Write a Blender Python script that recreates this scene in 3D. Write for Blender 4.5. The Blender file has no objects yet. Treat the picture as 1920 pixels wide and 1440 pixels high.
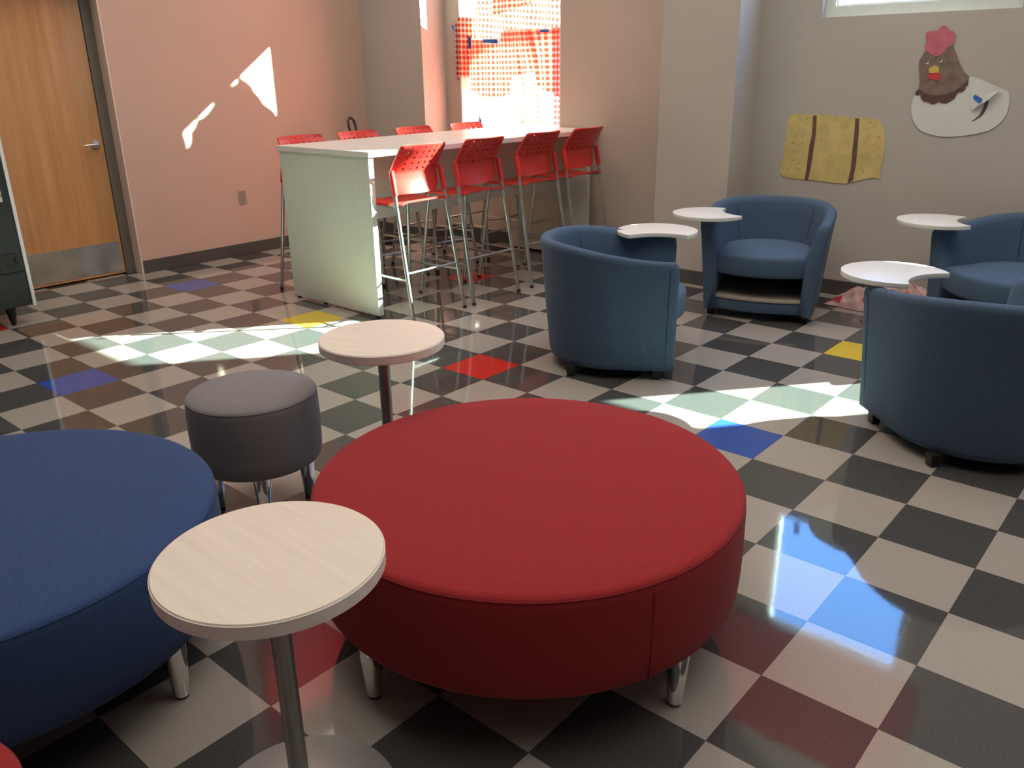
import bpy, bmesh, math, random
from mathutils import Vector, Matrix, noise
random.seed(7)
PI = math.pi
sc = bpy.context.scene
col = bpy.data.collections.new('lounge'); sc.collection.children.link(col)
T = 0.3048
SUN_E, CEIL_E, SKY_E = 84.0, 265.0, 11.0

COMB = [(-0.954, 1.583), (-0.993, 1.613), (-0.996, 1.638), (-0.987, 1.66), (-0.999, 1.682), (-0.998, 1.711), (-0.974, 1.717), (-0.933, 1.721), (-0.924, 1.739), (-0.906, 1.747), (-0.883, 1.735), (-0.872, 1.716), (-0.848, 1.711), (-0.832, 1.695), (-0.834, 1.672), (-0.835, 1.645), (-0.849, 1.629), (-0.867, 1.62), (-0.882, 1.596), (-0.899, 1.577), (-0.928, 1.573)]
HEAD = [(-0.987, 1.608), (-1.003, 1.579), (-1.016, 1.55), (-1.016, 1.52), (-1.004, 1.47), (-0.995, 1.42), (-0.996, 1.385), (-1.007, 1.37), (-1.014, 1.354), (-1.006, 1.345), (-0.981, 1.349), (-0.975, 1.329), (-0.957, 1.31), (-0.932, 1.307), (-0.905, 1.294), (-0.885, 1.296), (-0.867, 1.308), (-0.846, 1.3), (-0.821, 1.3), (-0.799, 1.313), (-0.778, 1.331), (-0.768, 1.363), (-0.745, 1.366), (-0.728, 1.38), (-0.728, 1.395), (-0.716, 1.407), (-0.718, 1.429), (-0.716, 1.452), (-0.743, 1.473), (-0.767, 1.502), (-0.787, 1.536), (-0.807, 1.575), (-0.828, 1.614), (-0.837, 1.629), (-0.859, 1.629), (-0.883, 1.601), (-0.919, 1.58), (-0.954, 1.588)]
COLLAR = [(-1.007, 1.372), (-1.014, 1.354), (-1.006, 1.345), (-0.981, 1.349), (-0.975, 1.329), (-0.957, 1.31), (-0.932, 1.307), (-0.905, 1.294), (-0.885, 1.296), (-0.867, 1.308), (-0.846, 1.3), (-0.821, 1.3), (-0.799, 1.313), (-0.778, 1.331), (-0.768, 1.363), (-0.745, 1.366), (-0.728, 1.38), (-0.728, 1.395), (-0.716, 1.407), (-0.718, 1.429), (-0.723, 1.434), (-0.755, 1.4), (-0.789, 1.37), (-0.835, 1.353), (-0.888, 1.345), (-0.938, 1.35), (-0.974, 1.372), (-0.993, 1.379)]
BEAK = [(-0.954, 1.495), (-0.947, 1.507), (-0.925, 1.521), (-0.901, 1.514), (-0.893, 1.499), (-0.893, 1.479), (-0.918, 1.476), (-0.946, 1.477)]
WATTLE = [(-0.947, 1.474), (-0.886, 1.479), (-0.875, 1.454), (-0.883, 1.43), (-0.911, 1.436), (-0.941, 1.44), (-0.952, 1.455)]
EYE1 = [(-0.98, 1.539), (-0.973, 1.546), (-0.962, 1.544), (-0.959, 1.535), (-0.965, 1.528), (-0.975, 1.53)]
EYE2 = [(-0.901, 1.549), (-0.896, 1.558), (-0.886, 1.555), (-0.882, 1.547), (-0.887, 1.538), (-0.897, 1.539)]
PUP1 = [(-0.978, 1.54), (-0.974, 1.547), (-0.968, 1.544), (-0.967, 1.537), (-0.973, 1.535)]
PUP2 = [(-0.9, 1.55), (-0.896, 1.558), (-0.89, 1.555), (-0.889, 1.548), (-0.895, 1.545)]
BODY = [(-1.014, 1.349), (-1.022, 1.319), (-1.026, 1.278), (-1.02, 1.237), (-1.004, 1.196), (-0.975, 1.155), (-0.94, 1.13), (-0.887, 1.111), (-0.825, 1.102), (-0.756, 1.103), (-0.69, 1.112), (-0.625, 1.125), (-0.562, 1.144), (-0.521, 1.173), (-0.495, 1.208), (-0.479, 1.247), (-0.476, 1.295), (-0.483, 1.348), (-0.493, 1.369), (-0.515, 1.381), (-0.589, 1.412), (-0.664, 1.446), (-0.688, 1.451), (-0.716, 1.453), (-0.777, 1.42), (-0.893, 1.38)]
FLAP = [(-0.669, 1.444), (-0.589, 1.412), (-0.515, 1.38), (-0.541, 1.374), (-0.557, 1.357), (-0.575, 1.333), (-0.599, 1.311), (-0.625, 1.296), (-0.646, 1.281), (-0.665, 1.262), (-0.683, 1.292), (-0.692, 1.332), (-0.689, 1.385), (-0.68, 1.419)]
TAPE = [(-0.662, 1.351), (-0.617, 1.328), (-0.62, 1.31), (-0.635, 1.305), (-0.675, 1.332), (-0.671, 1.347)]
TAIL = [(-0.599, 1.32), (-0.589, 1.318), (-0.588, 1.301), (-0.593, 1.274), (-0.604, 1.242), (-0.622, 1.22), (-0.647, 1.202), (-0.667, 1.194), (-0.648, 1.209), (-0.628, 1.232), (-0.616, 1.259), (-0.61, 1.289), (-0.608, 1.311)]
BALE = [(-1.803, 1.216), (-1.667, 1.22), (-1.557, 1.22), (-1.447, 1.21), (-1.362, 1.201), (-1.279, 1.201), (-1.221, 1.197), (-1.199, 1.185), (-1.2, 1.175), (-1.18, 1.148), (-1.168, 1.108), (-1.16, 1.093), (-1.155, 1.028), (-1.152, 0.931), (-1.158, 0.89), (-1.159, 0.819), (-1.203, 0.825), (-1.268, 0.808), (-1.371, 0.773), (-1.481, 0.772), (-1.617, 0.78), (-1.732, 0.781), (-1.803, 0.785), (-1.838, 0.801), (-1.855, 0.826), (-1.854, 0.858), (-1.841, 0.898), (-1.834, 0.964), (-1.834, 1.025), (-1.826, 1.06), (-1.832, 1.103), (-1.831, 1.159), (-1.819, 1.198)]
BAND1 = [(-1.655, 1.21), (-1.628, 1.211), (-1.621, 1.101), (-1.624, 1.0), (-1.63, 0.896), (-1.634, 0.835), (-1.642, 0.78), (-1.667, 0.781), (-1.661, 0.851), (-1.659, 0.929), (-1.657, 1.015), (-1.647, 1.088)]
BAND2 = [(-1.366, 1.198), (-1.341, 1.199), (-1.332, 1.099), (-1.329, 1.013), (-1.325, 0.905), (-1.331, 0.799), (-1.365, 0.776), (-1.355, 0.87), (-1.359, 0.986), (-1.361, 1.098)]
STRAW = [
(-1.708, 1.185, -1.678, 1.196),(-1.696, 1.155, -1.674, 1.163),(-1.731, 1.068, -1.698, 1.078),(-1.719, 1.021, -1.696, 1.035),(-1.795, 1.017, -1.757, 1.028),(-1.776, 0.967, -1.763, 0.975),(-1.745, 0.875, -1.708, 0.899),(-1.724, 0.85, -1.697, 0.86),(-1.812, 0.84, -1.779, 0.848),(-1.581, 1.04, -1.574, 1.067),(-1.537, 1.098, -1.529, 1.109),(-1.503, 1.172, -1.495, 1.177),(-1.278, 1.164, -1.254, 1.183),(-1.245, 1.15, -1.236, 1.16),(-1.275, 1.082, -1.258, 1.095),(-1.21, 1.071, -1.19, 1.091),(-1.186, 0.956, -1.18, 0.97),(-1.548, 1.035, -1.535, 1.044),(-1.279, 0.855, -1.264, 0.871),(-1.295, 0.898, -1.288, 0.907),(-1.286, 0.94, -1.279, 0.957),(-1.769, 0.902, -1.758, 0.913),(-1.423, 1.155, -1.411, 1.161),(-1.292, 1.037, -1.285, 1.043),(-1.195, 1.01, -1.185, 1.021),(-1.484, 0.875, -1.476, 0.879),(-1.536, 0.807, -1.53, 0.814),]

# ------------------------------------------------------------------ helpers
def link(o, parent=None):
    col.objects.link(o)
    if parent is not None: o.parent = parent
    return o

class MB:
    """collects shapes and links them as ONE mesh object"""
    def __init__(s): s.v=[]; s.f=[]; s.m=[]; s.uv=None
    def add(s, vs, fs, mi=0):
        b=len(s.v); s.v += [tuple(p) for p in vs]; s.f += [tuple(b+i for i in f) for f in fs]; s.m += [mi]*len(fs); return s
    def box(s, x0,x1,y0,y1,z0,z1, mi=0):
        vs=[(x,y,z) for z in (z0,z1) for y in (y0,y1) for x in (x0,x1)]
        return s.add(vs,[(0,2,3,1),(4,5,7,6),(0,1,5,4),(2,6,7,3),(0,4,6,2),(1,3,7,5)],mi)
    def rings(s, rings, cap0=True, cap1=True, mi=0, closed=True):
        n=len(rings[0]); vs=[p for r in rings for p in r]; fs=[]
        for i in range(len(rings)-1):
            for j in range(n if closed else n-1):
                k=(j+1)%n; fs.append((i*n+j,i*n+k,(i+1)*n+k,(i+1)*n+j))
        if cap0: fs.append(tuple(reversed(range(n))))
        if cap1: fs.append(tuple(range((len(rings)-1)*n,len(rings)*n)))
        return s.add(vs,fs,mi)
    def lathe(s, prof, n=48, c=(0,0), mi=0, cap0=True, cap1=True):
        return s.rings([[(c[0]+r*math.cos(2*PI*j/n),c[1]+r*math.sin(2*PI*j/n),z) for j in range(n)] for r,z in prof],cap0,cap1,mi)
    def tube(s, pts, r, n=10, mi=0):
        pts=[Vector(p) for p in pts]; rr=r if isinstance(r,(list,tuple)) else [r]*len(pts)
        rings=[]; prev=None
        for i,p in enumerate(pts):
            a=pts[max(i-1,0)]; b=pts[min(i+1,len(pts)-1)]; t=(b-a).normalized()
            if prev is None:
                u=t.cross(Vector((0,0,1)));
                if u.length<1e-3: u=t.cross(Vector((0,1,0)))
                u.normalize()
            else:
                u=(prev-t*prev.dot(t)).normalized()
            prev=u; w=t.cross(u)
            rings.append([p+rr[i]*(math.cos(2*PI*j/n)*u+math.sin(2*PI*j/n)*w) for j in range(n)])
        return s.rings(rings,True,True,mi)
    def prism(s, poly, y0, y1, mi=0):          # polygon in x,z extruded along y
        r=[[(x,y,z) for x,z in poly] for y in (y0,y1)]
        return s.rings(r,True,True,mi)
    def build(s, name, mats, parent=None, smooth=None, bevel=0):
        me=bpy.data.meshes.new(name); me.from_pydata(s.v,[],s.f)
        if not isinstance(mats,(list,tuple)): mats=[mats]
        for m in mats: me.materials.append(m)
        for p,mi in zip(me.polygons,s.m): p.material_index=mi
        bm=bmesh.new(); bm.from_mesh(me); bmesh.ops.recalc_face_normals(bm,faces=bm.faces)
        if bevel: bmesh.ops.bevel(bm,geom=[e for e in bm.edges if len(e.link_faces)==2 and e.calc_face_angle(0)>0.6],offset=bevel,segments=2,affect='EDGES',profile=.6)
        bm.to_mesh(me); bm.free()
        if smooth is not None:
            me.polygons.foreach_set('use_smooth',[True]*len(me.polygons))
            me.set_sharp_from_angle(angle=math.radians(smooth))
        o=bpy.data.objects.new(name,me); link(o,parent); return o

def tag(o, label=None, cat=None, group=None, kind=None):
    if label: o['label']=label
    if cat: o['category']=cat
    if group: o['group']=group
    if kind: o['kind']=kind
    return o
def thing(name, label, cat, loc=(0,0,0), rz=0, group=None):
    o=bpy.data.objects.new(name,None); o.empty_display_size=.05; link(o); o.location=loc; o.rotation_euler=(0,0,rz)
    return tag(o,label,cat,group)
def struct(name, mb, m, parent=None, **k):
    o=mb.build(name,m,parent,**k)
    if parent is None: o['kind']='structure'
    return o
def dup(root, loc, rz, label):
    r=root.copy(); col.objects.link(r); r.location=loc; r.rotation_euler=(0,0,rz); r['label']=label
    for ch in root.children:
        c=ch.copy(); col.objects.link(c); c.parent=r
        for g in ch.children:
            d=g.copy(); col.objects.link(d); d.parent=c
    return r

# ------------------------------------------------------------------ materials
class NT:
    def __init__(s,name):
        s.m=bpy.data.materials.new(name); s.m.use_nodes=True; s.t=s.m.node_tree; s.b=s.t.nodes['Principled BSDF']; s.out=s.t.nodes['Material Output']
    def n(s,kind,**inp):
        nd=s.t.nodes.new(kind)
        for k,v in inp.items():
            if k.startswith('_'): setattr(nd,k[1:],v)
            else:
                key=int(k[1:]) if k[0]=='i' and k[1:].isdigit() else k.replace('__',' ')
                s.set(nd.inputs[key],v)
        return nd
    def set(s,sock,v):
        if isinstance(v,bpy.types.NodeSocket): s.t.links.new(v,sock)
        elif isinstance(v,bpy.types.Node): s.t.links.new(v.outputs[0],sock)
        else:
            if hasattr(sock.default_value,'__len__') and len(sock.default_value)==4 and len(v)==3: v=(*v,1)
            sock.default_value=v
    def p(s,**k):
        for a,v in k.items(): s.set(s.b.inputs[a.replace('__',' ')],v)
    def math(s,op,a,b=0.0,c=0.0): return s.n('ShaderNodeMath',_operation=op,i0=a,i1=b,i2=c).outputs[0]
    def mix(s,f,a,b):
        nd=s.t.nodes.new('ShaderNodeMix'); nd.data_type='RGBA'
        s.set(nd.inputs[0],f); s.set(nd.inputs[6],a); s.set(nd.inputs[7],b); return nd.outputs[2]
    def coord(s,w='Object'): return s.n('ShaderNodeTexCoord').outputs[w]
    def mapping(s,sc=(1,1,1),rot=(0,0,0),w='Object'):
        return s.n('ShaderNodeMapping',Vector=s.coord(w),Scale=sc,Rotation=rot).outputs[0]
    def noise(s,scale,detail=3,rough=.5,vec=None):
        d=dict(Scale=scale,Detail=detail,Roughness=rough)
        if vec is not None: d['Vector']=vec
        return s.n('ShaderNodeTexNoise',**d).outputs[0]
    def ramp(s,f,a,b,p0=0.,p1=1.):
        nd=s.n('ShaderNodeValToRGB',Fac=f); e=nd.color_ramp.elements
        e[0].position=p0; e[1].position=p1; e[0].color=(*a,1) if len(a)==3 else a; e[1].color=(*b,1) if len(b)==3 else b
        return nd.outputs[0]
    def bump(s,h,strength=.2,dist=.002): return s.n('ShaderNodeBump',Strength=strength,Distance=dist,Height=h).outputs[0]

def sh(c,k): return tuple(x*k for x in c)
def plain(name,c,rough=.5,metal=0,spec=.5,var=.06,nscale=30):
    t=NT(name); f=t.noise(nscale,2,vec=t.coord())
    t.p(Base__Color=t.ramp(f,sh(c,1-var),sh(c,1+var),.3,.7),Roughness=rough,Metallic=metal)
    t.b.inputs['Specular IOR Level'].default_value=spec
    return t.m
def paint(name,c,rough=.6):
    t=NT(name); v=t.coord(); f=t.noise(1.3,2,vec=v); g=t.noise(220,2,vec=v)
    t.p(Base__Color=t.ramp(f,sh(c,.97),sh(c,1.03),.3,.7),Roughness=rough,Normal=t.bump(g,.08,.001))
    t.b.inputs['Specular IOR Level'].default_value=.3
    return t.m
def fabric(name,c,dark=.7,light=1.25,scale=420,sheen=.06):
    t=NT(name); v=t.coord()
    a=t.noise(scale,2,.6,vec=v); b=t.noise(6,3,vec=v); w=t.noise(scale*.35,1,.5,vec=t.mapping((1,1,4)))
    f=t.math('ADD',t.math('MULTIPLY',a,.6),t.math('MULTIPLY',w,.4))
    c1=t.ramp(f,sh(c,dark),sh(c,light),.3,.7)
    c2=t.mix(t.math('MULTIPLY',b,.18),c1,sh(c,.8))
    t.p(Base__Color=c2,Roughness=.92,Sheen__Weight=sheen,Sheen__Roughness=.5,Normal=t.bump(a,.25,.0015))
    t.b.inputs['Specular IOR Level'].default_value=.15
    return t.m
def wood(name,c1,c2,sc=(30,2,30),rough=.4,rot=(0,0,0),contrast=(.35,.65),coat=0):
    t=NT(name); v=t.mapping(sc,rot); f=t.noise(1.6,5,.65,vec=v); g=t.noise(6,2,.5,vec=v)
    h=t.math('ADD',t.math('MULTIPLY',f,.75),t.math('MULTIPLY',g,.25))
    t.p(Base__Color=t.ramp(h,c1,c2,*contrast),Roughness=rough)
    t.b.inputs['Specular IOR Level'].default_value=.4
    if coat: t.p(Coat__Weight=coat,Coat__Roughness=.15)
    return t.m
def tile(name,c,amt):
    t=NT(name); v=t.coord()
    sp=t.noise(160,3,.7,vec=v); big=t.noise(1.1,3,vec=v)
    c1=t.ramp(sp,sh(c,1-amt),sh(c,1+amt),.32,.68)
    # thin joint lines between the squares
    sep=t.n('ShaderNodeSeparateXYZ',Vector=v)
    def joint(o):
        f=t.math('FRACT',t.math('ADD',t.math('DIVIDE',o,T),100.5)); return t.math('LESS_THAN',t.math('ABSOLUTE',t.math('SUBTRACT',f,.5)),.0035)
    j=t.math('MAXIMUM',joint(sep.outputs[0]),joint(sep.outputs[1]))
    c2=t.mix(t.math('MULTIPLY',j,.55),c1,(.03,.028,.025))
    c3=t.mix(t.math('MULTIPLY',big,.12),c2,sh(c,.75))
    wav=t.noise(9,3,.55,vec=v); scr=t.noise(1.0,4,.6,vec=t.mapping((70,6,1),(0,0,.9)))
    r=t.n('ShaderNodeMapRange',Value=big); r.inputs['To Min'].default_value=.035; r.inputs['To Max'].default_value=.075
    hh=t.math('ADD',t.math('MULTIPLY',wav,.8),t.math('MULTIPLY',scr,.10))
    t.p(Base__Color=c3,Roughness=r.outputs[0],Normal=t.bump(hh,.06,.004))
    t.b.inputs['Specular IOR Level'].default_value=.75
    return t.m

M={}
M['wall']=paint('wall_paint',(.53,.475,.41))
M['wall_grey']=paint('wall_paint_grey',(.52,.48,.425))
M['wall_glow']=paint('wall_paint_cloth_glow',(.62,.445,.355))  # pink glow of the gingham put into the wall colour
M['wall_bay_glow']=paint('wall_paint_bay_cloth_glow',(.55,.455,.375))  # bay colour warmed too, carrying the cloth's glow
M['wall_dark']=paint('wall_paint_dark',(.16,.145,.13))
M['ceiling']=paint('ceiling_paint',(.6,.58,.55))
M['base']=plain('rubber_baseboard',(.085,.078,.07),.45)
M['white']=plain('white_metal',(.78,.79,.77),.35,var=.02)
M['sill']=plain('white_sill',(.70,.76,.69),.4,var=.02)
M['light_tile']=tile('light_tile',(.335,.30,.26),.10)
M['dark_tile']=tile('dark_tile',(.062,.060,.057),.2)
M['blue_tile']=tile('blue_tile',(.022,.075,.32),.08)
M['red_tile']=tile('red_tile',(.50,.028,.02),.08)
M['yellow_tile']=tile('yellow_tile',(.62,.44,.03),.08)
M['red_fabric']=fabric('red_fabric',(.285,.022,.025),.8,1.15)
M['blue_fabric']=fabric('blue_fabric',(.034,.062,.150),.7,1.3)
M['chair_fabric']=fabric('slate_blue_fabric',(.070,.110,.170),.6,1.4,380)
M['grey_vinyl']=fabric('grey_vinyl',(.20,.18,.18),.85,1.12,300,.1)
M['lam']=wood('pale_laminate',(.68,.595,.49),(.75,.665,.56),(1.5,26,26),.38,(0,0,0))
M['return_lit']=paint('lit_return_paint',(.80,.68,.60))  # wall colour lightened to look lit on the door return
M['lam_edge_lit']=plain('lit_edge_laminate',(.84,.74,.65),.45)  # laminate lightened to stand in for front light on the rim
M['tablet']=plain('white_laminate',(.74,.72,.66),.35,var=.02)
M['barlam']=wood('white_ash_laminate',(.63,.65,.56),(.70,.72,.63),(24,24,1.2),.38,contrast=(.25,.7))  # slight green put in for light bounced off the floor
M['bartop']=wood('white_ash_top',(.70,.67,.61),(.78,.75,.69),(24,1.2,24),.28)
M['shelf']=plain('pale_shelf_board',(.38,.335,.27),.45)
M['chrome']=plain('polished_chrome',(.80,.80,.80),.08,1,var=.01)
M['steel']=plain('silver_painted_steel',(.50,.50,.48),.32,.85,var=.03)
M['polem']=plain('satin_steel_pole',(.36,.35,.34),.4,.75,var=.03)
M['disc']=plain('satin_steel_disc',(.44,.42,.40),.42,.55,var=.03)
M['nickel']=plain('satin_nickel',(.62,.59,.55),.28,.95,var=.02)
M['black']=plain('black_plastic',(.014,.014,.014),.4,var=.1)
M['black_body']=plain('black_metal_cabinet',(.020,.022,.021),.38,var=.15,nscale=60)
M['foot']=plain('black_foot',(.012,.011,.011),.45)
M['plastic_red']=plain('red_plastic_shell',(.66,.040,.030),.38,var=.03)
M['frame']=plain('brown_grey_frame_paint',(.17,.145,.115),.42)
M['kick']=plain('brushed_kick_plate',(.62,.58,.52),.27,.9,var=.08,nscale=6)
M['outlet']=plain('outlet_plastic',(.34,.27,.225),.4)
M['slot']=plain('outlet_slot',(.10,.08,.07),.5)
M['tape']=plain('blue_tape',(.03,.15,.55),.6)
M['door']=wood('oak_veneer',(.47,.225,.080),(.64,.345,.145),(10,10,.55),.36,contrast=(.3,.66),coat=.15)
M['hay']=plain('yellow_paint',(.68,.53,.20),.85,var=.12,nscale=14)
M['straw']=plain('straw_paint',(.30,.20,.03),.9)
M['twine']=plain('brown_paint',(.16,.085,.065),.85,var=.15)
M['paper']=plain('white_paper',(.74,.74,.70),.85,var=.04,nscale=7)
M['hen']=plain('brown_hen_paint',(.235,.165,.135),.9,var=.2,nscale=24)
M['hen_dark']=plain('dark_collar_paint',(.125,.065,.058),.9,var=.15,nscale=24)
M['comb']=plain('pink_red_paint',(.62,.17,.21),.9,var=.12,nscale=20)
M['beak']=plain('beak_yellow_paint',(.68,.50,.12),.9)
M['wattle']=plain('wattle_red_paint',(.62,.07,.085),.9)
M['eye']=plain('eye_white_paint',(.75,.75,.74),.8)
M['stucco']=plain('olive_stucco',(.34,.33,.27),.9)
M['asphalt']=plain('outside_concrete',(.42,.41,.39),.9)
M['sticker']=plain('sticker_paper',(.70,.72,.70),.6)

def gingham(name,n=1.0,red=(.55,.09,.05),trans=.55,thin=.10,mid=(.86,.30,.24),wh=(.90,.62,.56)):
    t=NT(name); uv=t.n('ShaderNodeTexCoord').outputs['UV']; sep=t.n('ShaderNodeSeparateXYZ',Vector=uv)
    def band(o): return t.math('GREATER_THAN',t.math('FRACT',t.math('DIVIDE',o,.046)),.43)
    s=t.math('ADD',band(sep.outputs[0]),band(sep.outputs[1]))
    c1=t.mix(t.math('MINIMUM',s,1.0),wh,mid); c=t.mix(t.math('GREATER_THAN',s,1.5),c1,red)
    d=t.n('ShaderNodeBsdfDiffuse',Color=c); tr=t.n('ShaderNodeBsdfTranslucent',Color=c); tp=t.n('ShaderNodeBsdfTransparent',Color=c)
    m1=t.n('ShaderNodeMixShader',i0=trans,i1=d,i2=tr); m2=t.n('ShaderNodeMixShader',i0=thin,i1=m1,i2=tp)
    t.t.links.new(m2.outputs[0],t.out.inputs[0]); return t.m
M['gingham']=gingham('red_gingham_cloth',trans=.9,thin=.0)
M['red_cloth']=fabric('solid_red_cloth',(.58,.03,.045),.85,1.1,200,.05)
M['gingham_up']=gingham('red_gingham_cloth_upper',trans=.40,thin=.0,red=(.42,.06,.03),mid=(.74,.36,.28),wh=(.9,.72,.66))
M['gingham2']=gingham('red_gingham_cloth_double',trans=.9,thin=.0,red=(.74,.07,.045))
def glass():
    t=NT('window_glass'); tp=t.n('ShaderNodeBsdfTransparent',Color=(.93,.96,.95)); g=t.n('ShaderNodeBsdfGlossy',Color=(1,1,1),Roughness=.01)
    fr=t.n('ShaderNodeFresnel',IOR=1.3); m=t.n('ShaderNodeMixShader',i0=fr,i1=tp,i2=g); t.t.links.new(m.outputs[0],t.out.inputs[0]); return t.m
M['glass']=glass()
def plastic_bag():
    t=NT('pink_crumpled_plastic'); v=t.coord(); f=t.noise(7,3,.6,vec=v); g=t.noise(19,2,.5,vec=v)
    c=t.mix(t.ramp(f,(0,0,0),(1,1,1),.56,.62),t.ramp(g,(.55,.30,.28),(.72,.48,.44),.3,.7),(.45,.012,.02))
    t.p(Base__Color=c,Roughness=.35); return t.m
M['bag']=plastic_bag()
def perforated():
    t=NT('red_perforated_plastic'); uv=t.n('ShaderNodeTexCoord').outputs['UV']; sep=t.n('ShaderNodeSeparateXYZ',Vector=uv)
    u=t.math('MULTIPLY',sep.outputs[0],8.0); w=t.math('MULTIPLY',sep.outputs[1],9.0)
    fu=t.math('SUBTRACT',t.math('FRACT',u),.5); fw=t.math('MULTIPLY',t.math('SUBTRACT',t.math('FRACT',w),.5),.95)
    d=t.math('SQRT',t.math('ADD',t.math('MULTIPLY',fu,fu),t.math('MULTIPLY',fw,fw)))
    hole=t.math('MULTIPLY',t.math('LESS_THAN',d,.19),t.math('MULTIPLY',t.math('GREATER_THAN',w,4.0),t.math('LESS_THAN',w,8.5)))
    hole=t.math('MULTIPLY',hole,t.math('MULTIPLY',t.math('GREATER_THAN',u,.5),t.math('LESS_THAN',u,7.5)))
    t.p(Base__Color=(.66,.040,.030),Roughness=.38)
    tp=t.n('ShaderNodeBsdfTransparent',Color=(1,1,1)); m=t.n('ShaderNodeMixShader',i0=hole,i1=t.b.outputs[0],i2=tp)
    t.t.links.new(m.outputs[0],t.out.inputs[0]); return t.m
M['perf']=perforated()

# ------------------------------------------------------------------ setting
LW=-6.04; BY=4.39; CZ=5.6
fl=MB()
tones=['red_tile','blue_tile','yellow_tile']
for u in range(-21,15):
    for v in range(-16,16):
        mi=0 if (u+v)%2 else 1
        if (u+18)%5==0 and v%5==0: mi=2+((u+18)//5+v//5)%3
        x,y=u*T,v*T
        fl.add([(x,y,0),(x+T,y,0),(x+T,y+T,0),(x,y+T,0)],[(0,1,2,3)],mi)
struct('floor',fl,[M['light_tile'],M['dark_tile'],M['red_tile'],M['blue_tile'],M['yellow_tile']])
struct('ceiling',MB().box(-6.4,4.3,-5,4.9,CZ,CZ+.1),M['ceiling'])
DY0,DY1,DZ=.60,1.638,2.14
wl=MB().box(LW-.3,LW,-5,DY0,0,CZ).box(LW-.3,LW,DY1,4.9,0,CZ).box(LW-.3,LW,DY0,DY1,DZ,CZ)
struct('wall_left',wl,M['wall_glow'])
W1=(-5.03,-3.86,.88,2.965); W2=(-1.67,-.50,1.825,2.98); W3=(.72,1.395,1.1,2.085)
Y1=4.72
wb=MB()
wb.box(-5.21,W1[0],4.42,Y1,0,CZ).box(W1[0],W1[1],4.42,Y1,0,W1[2]).box(W1[0],W1[1],4.42,Y1,W1[3],CZ).box(W1[1],-2.6,4.42,Y1,0,CZ)
struct('wall_back',wb,M['wall_bay_glow'])
wr=MB()
Y2=4.52
wr.box(-2.2,W2[0],BY,Y2,0,CZ).box(W2[0],W2[1],BY,Y2,0,W2[2]).box(W2[0],W2[1],BY,Y2,W2[3],CZ).box(W2[1],W3[0],BY,Y2,0,CZ)
wr.box(W3[0],W3[1],BY,Y2,0,W3[2]).box(W3[0],W3[1],BY,Y2,W3[3],CZ).box(W3[1],4.3,BY,Y2,0,CZ)
struct('wall_back_right',wr,M['wall_grey'])
struct('wall_pilaster_left',MB().box(LW,-5.205,4.12,Y1,0,CZ),M['wall_grey'])
struct('wall_pilaster_right',MB().box(-2.668,-2.083,4.05,Y1,0,CZ),M['wall'])
struct('wall_right',MB().box(4.2,4.4,-5,4.9,0,CZ),M['wall_dark'])
struct('wall_front',MB().box(-6.4,4.4,-5.2,-5,0,CZ),M['wall_dark'])
bh,bt=.105,.012
struct('baseboard_left',MB().box(LW,LW+bt,DY1+.012,4.12,0,bh).box(LW,LW+bt,-5,DY0-.01,0,bh),M['base'],bevel=.003)
struct('baseboard_back',MB().box(-6.03,-5.205,4.12-bt,4.12,0,bh).box(-5.205,-5.205+bt,4.12-bt,4.42,0,bh).box(-5.19,-2.67,4.42-bt,4.42,0,bh),M['base'],bevel=.003)
struct('baseboard_right',MB().box(-2.68,-2.07,4.05-bt,4.05,0,bh).box(-2.083,-2.083+bt,4.05-bt,BY,0,bh).box(-2.07,4.2,BY-bt,BY,0,bh),M['base'],bevel=.003)
# outside ground
o=MB(); o.add([(-40,4.95,-.02),(40,4.95,-.02),(40,60,-.02),(-40,60,-.02)],[(0,1,2,3)]); struct('ground',o,M['asphalt'])
bd=thing('neighbouring_building','olive building with added pale base outside beyond the high window','building',(-4.6,20.5,-.02))
b_=MB(); b_.prism([(-2.3,0),(2.0,0),(2.0,12.9),(-.2,11.6),(-1.6,11.2),(-2.3,10.2)],-.5,2.5); b_.build('wall',M['stucco'],bd)
MB().box(-2.6,2.2,-.62,-.5,0,6.5).build('added_pale_base',M['eye'],bd)  # pale slab added so the view through the high window burns white
for zz in (7.2,9.0):
    for xx in (-1.3,.9): MB().box(xx-.5,xx+.5,-.53,-.5,zz,zz+1.3).build('window',M['slot'],bd)

def window(n, W, yg, mull=()):
    x0,x1,z0,z1=W; f=.05; m=MB()
    a,b=yg-.03,yg+.03
    m.box(x0,x0+f,a,b,z0,z1).box(x1-f,x1,a,b,z0,z1).box(x0+f,x1-f,a,b,z0,z0+f).box(x0+f,x1-f,a,b,z1-f,z1)
    for q in mull: m.box(q-.018,q+.018,a,b,z0+f,z1-f)
    w=struct(f'window_{n}',m,M['white'])
    g=MB(); g.add([(x0+f,yg,z0+f),(x1-f,yg,z0+f),(x1-f,yg,z1-f),(x0+f,yg,z1-f)],[(0,1,2,3)]); g.build('glass_pane',M['glass'],w)
    return w
w=window(1,W1,4.68)
x0,x1,z0,z1=W2; f=.066; m=MB(); a,b=4.445,4.505
m.box(x0,x0+f,a,b,z0,z1).box(x1-f,x1,a,b,z0,z1).box(x0+f,x1-f,a,b,z0,z0+f).box(x0+f,x1-f,a,b,z1-f,z1)
w=struct('window_2',m,M['sill'])
g=f+.014; a,b=4.465,4.50
MB().box(x0+f,x0+g,a,b,z0+f,z1-f).box(x1-g,x1-f,a,b,z0+f,z1-f).box(x0+g,x1-g,a,b,z0+f,z0+g).box(x0+g,x1-g,a,b,z1-g,z1-f).build('sash',M['white'],w,bevel=.002)
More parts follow.
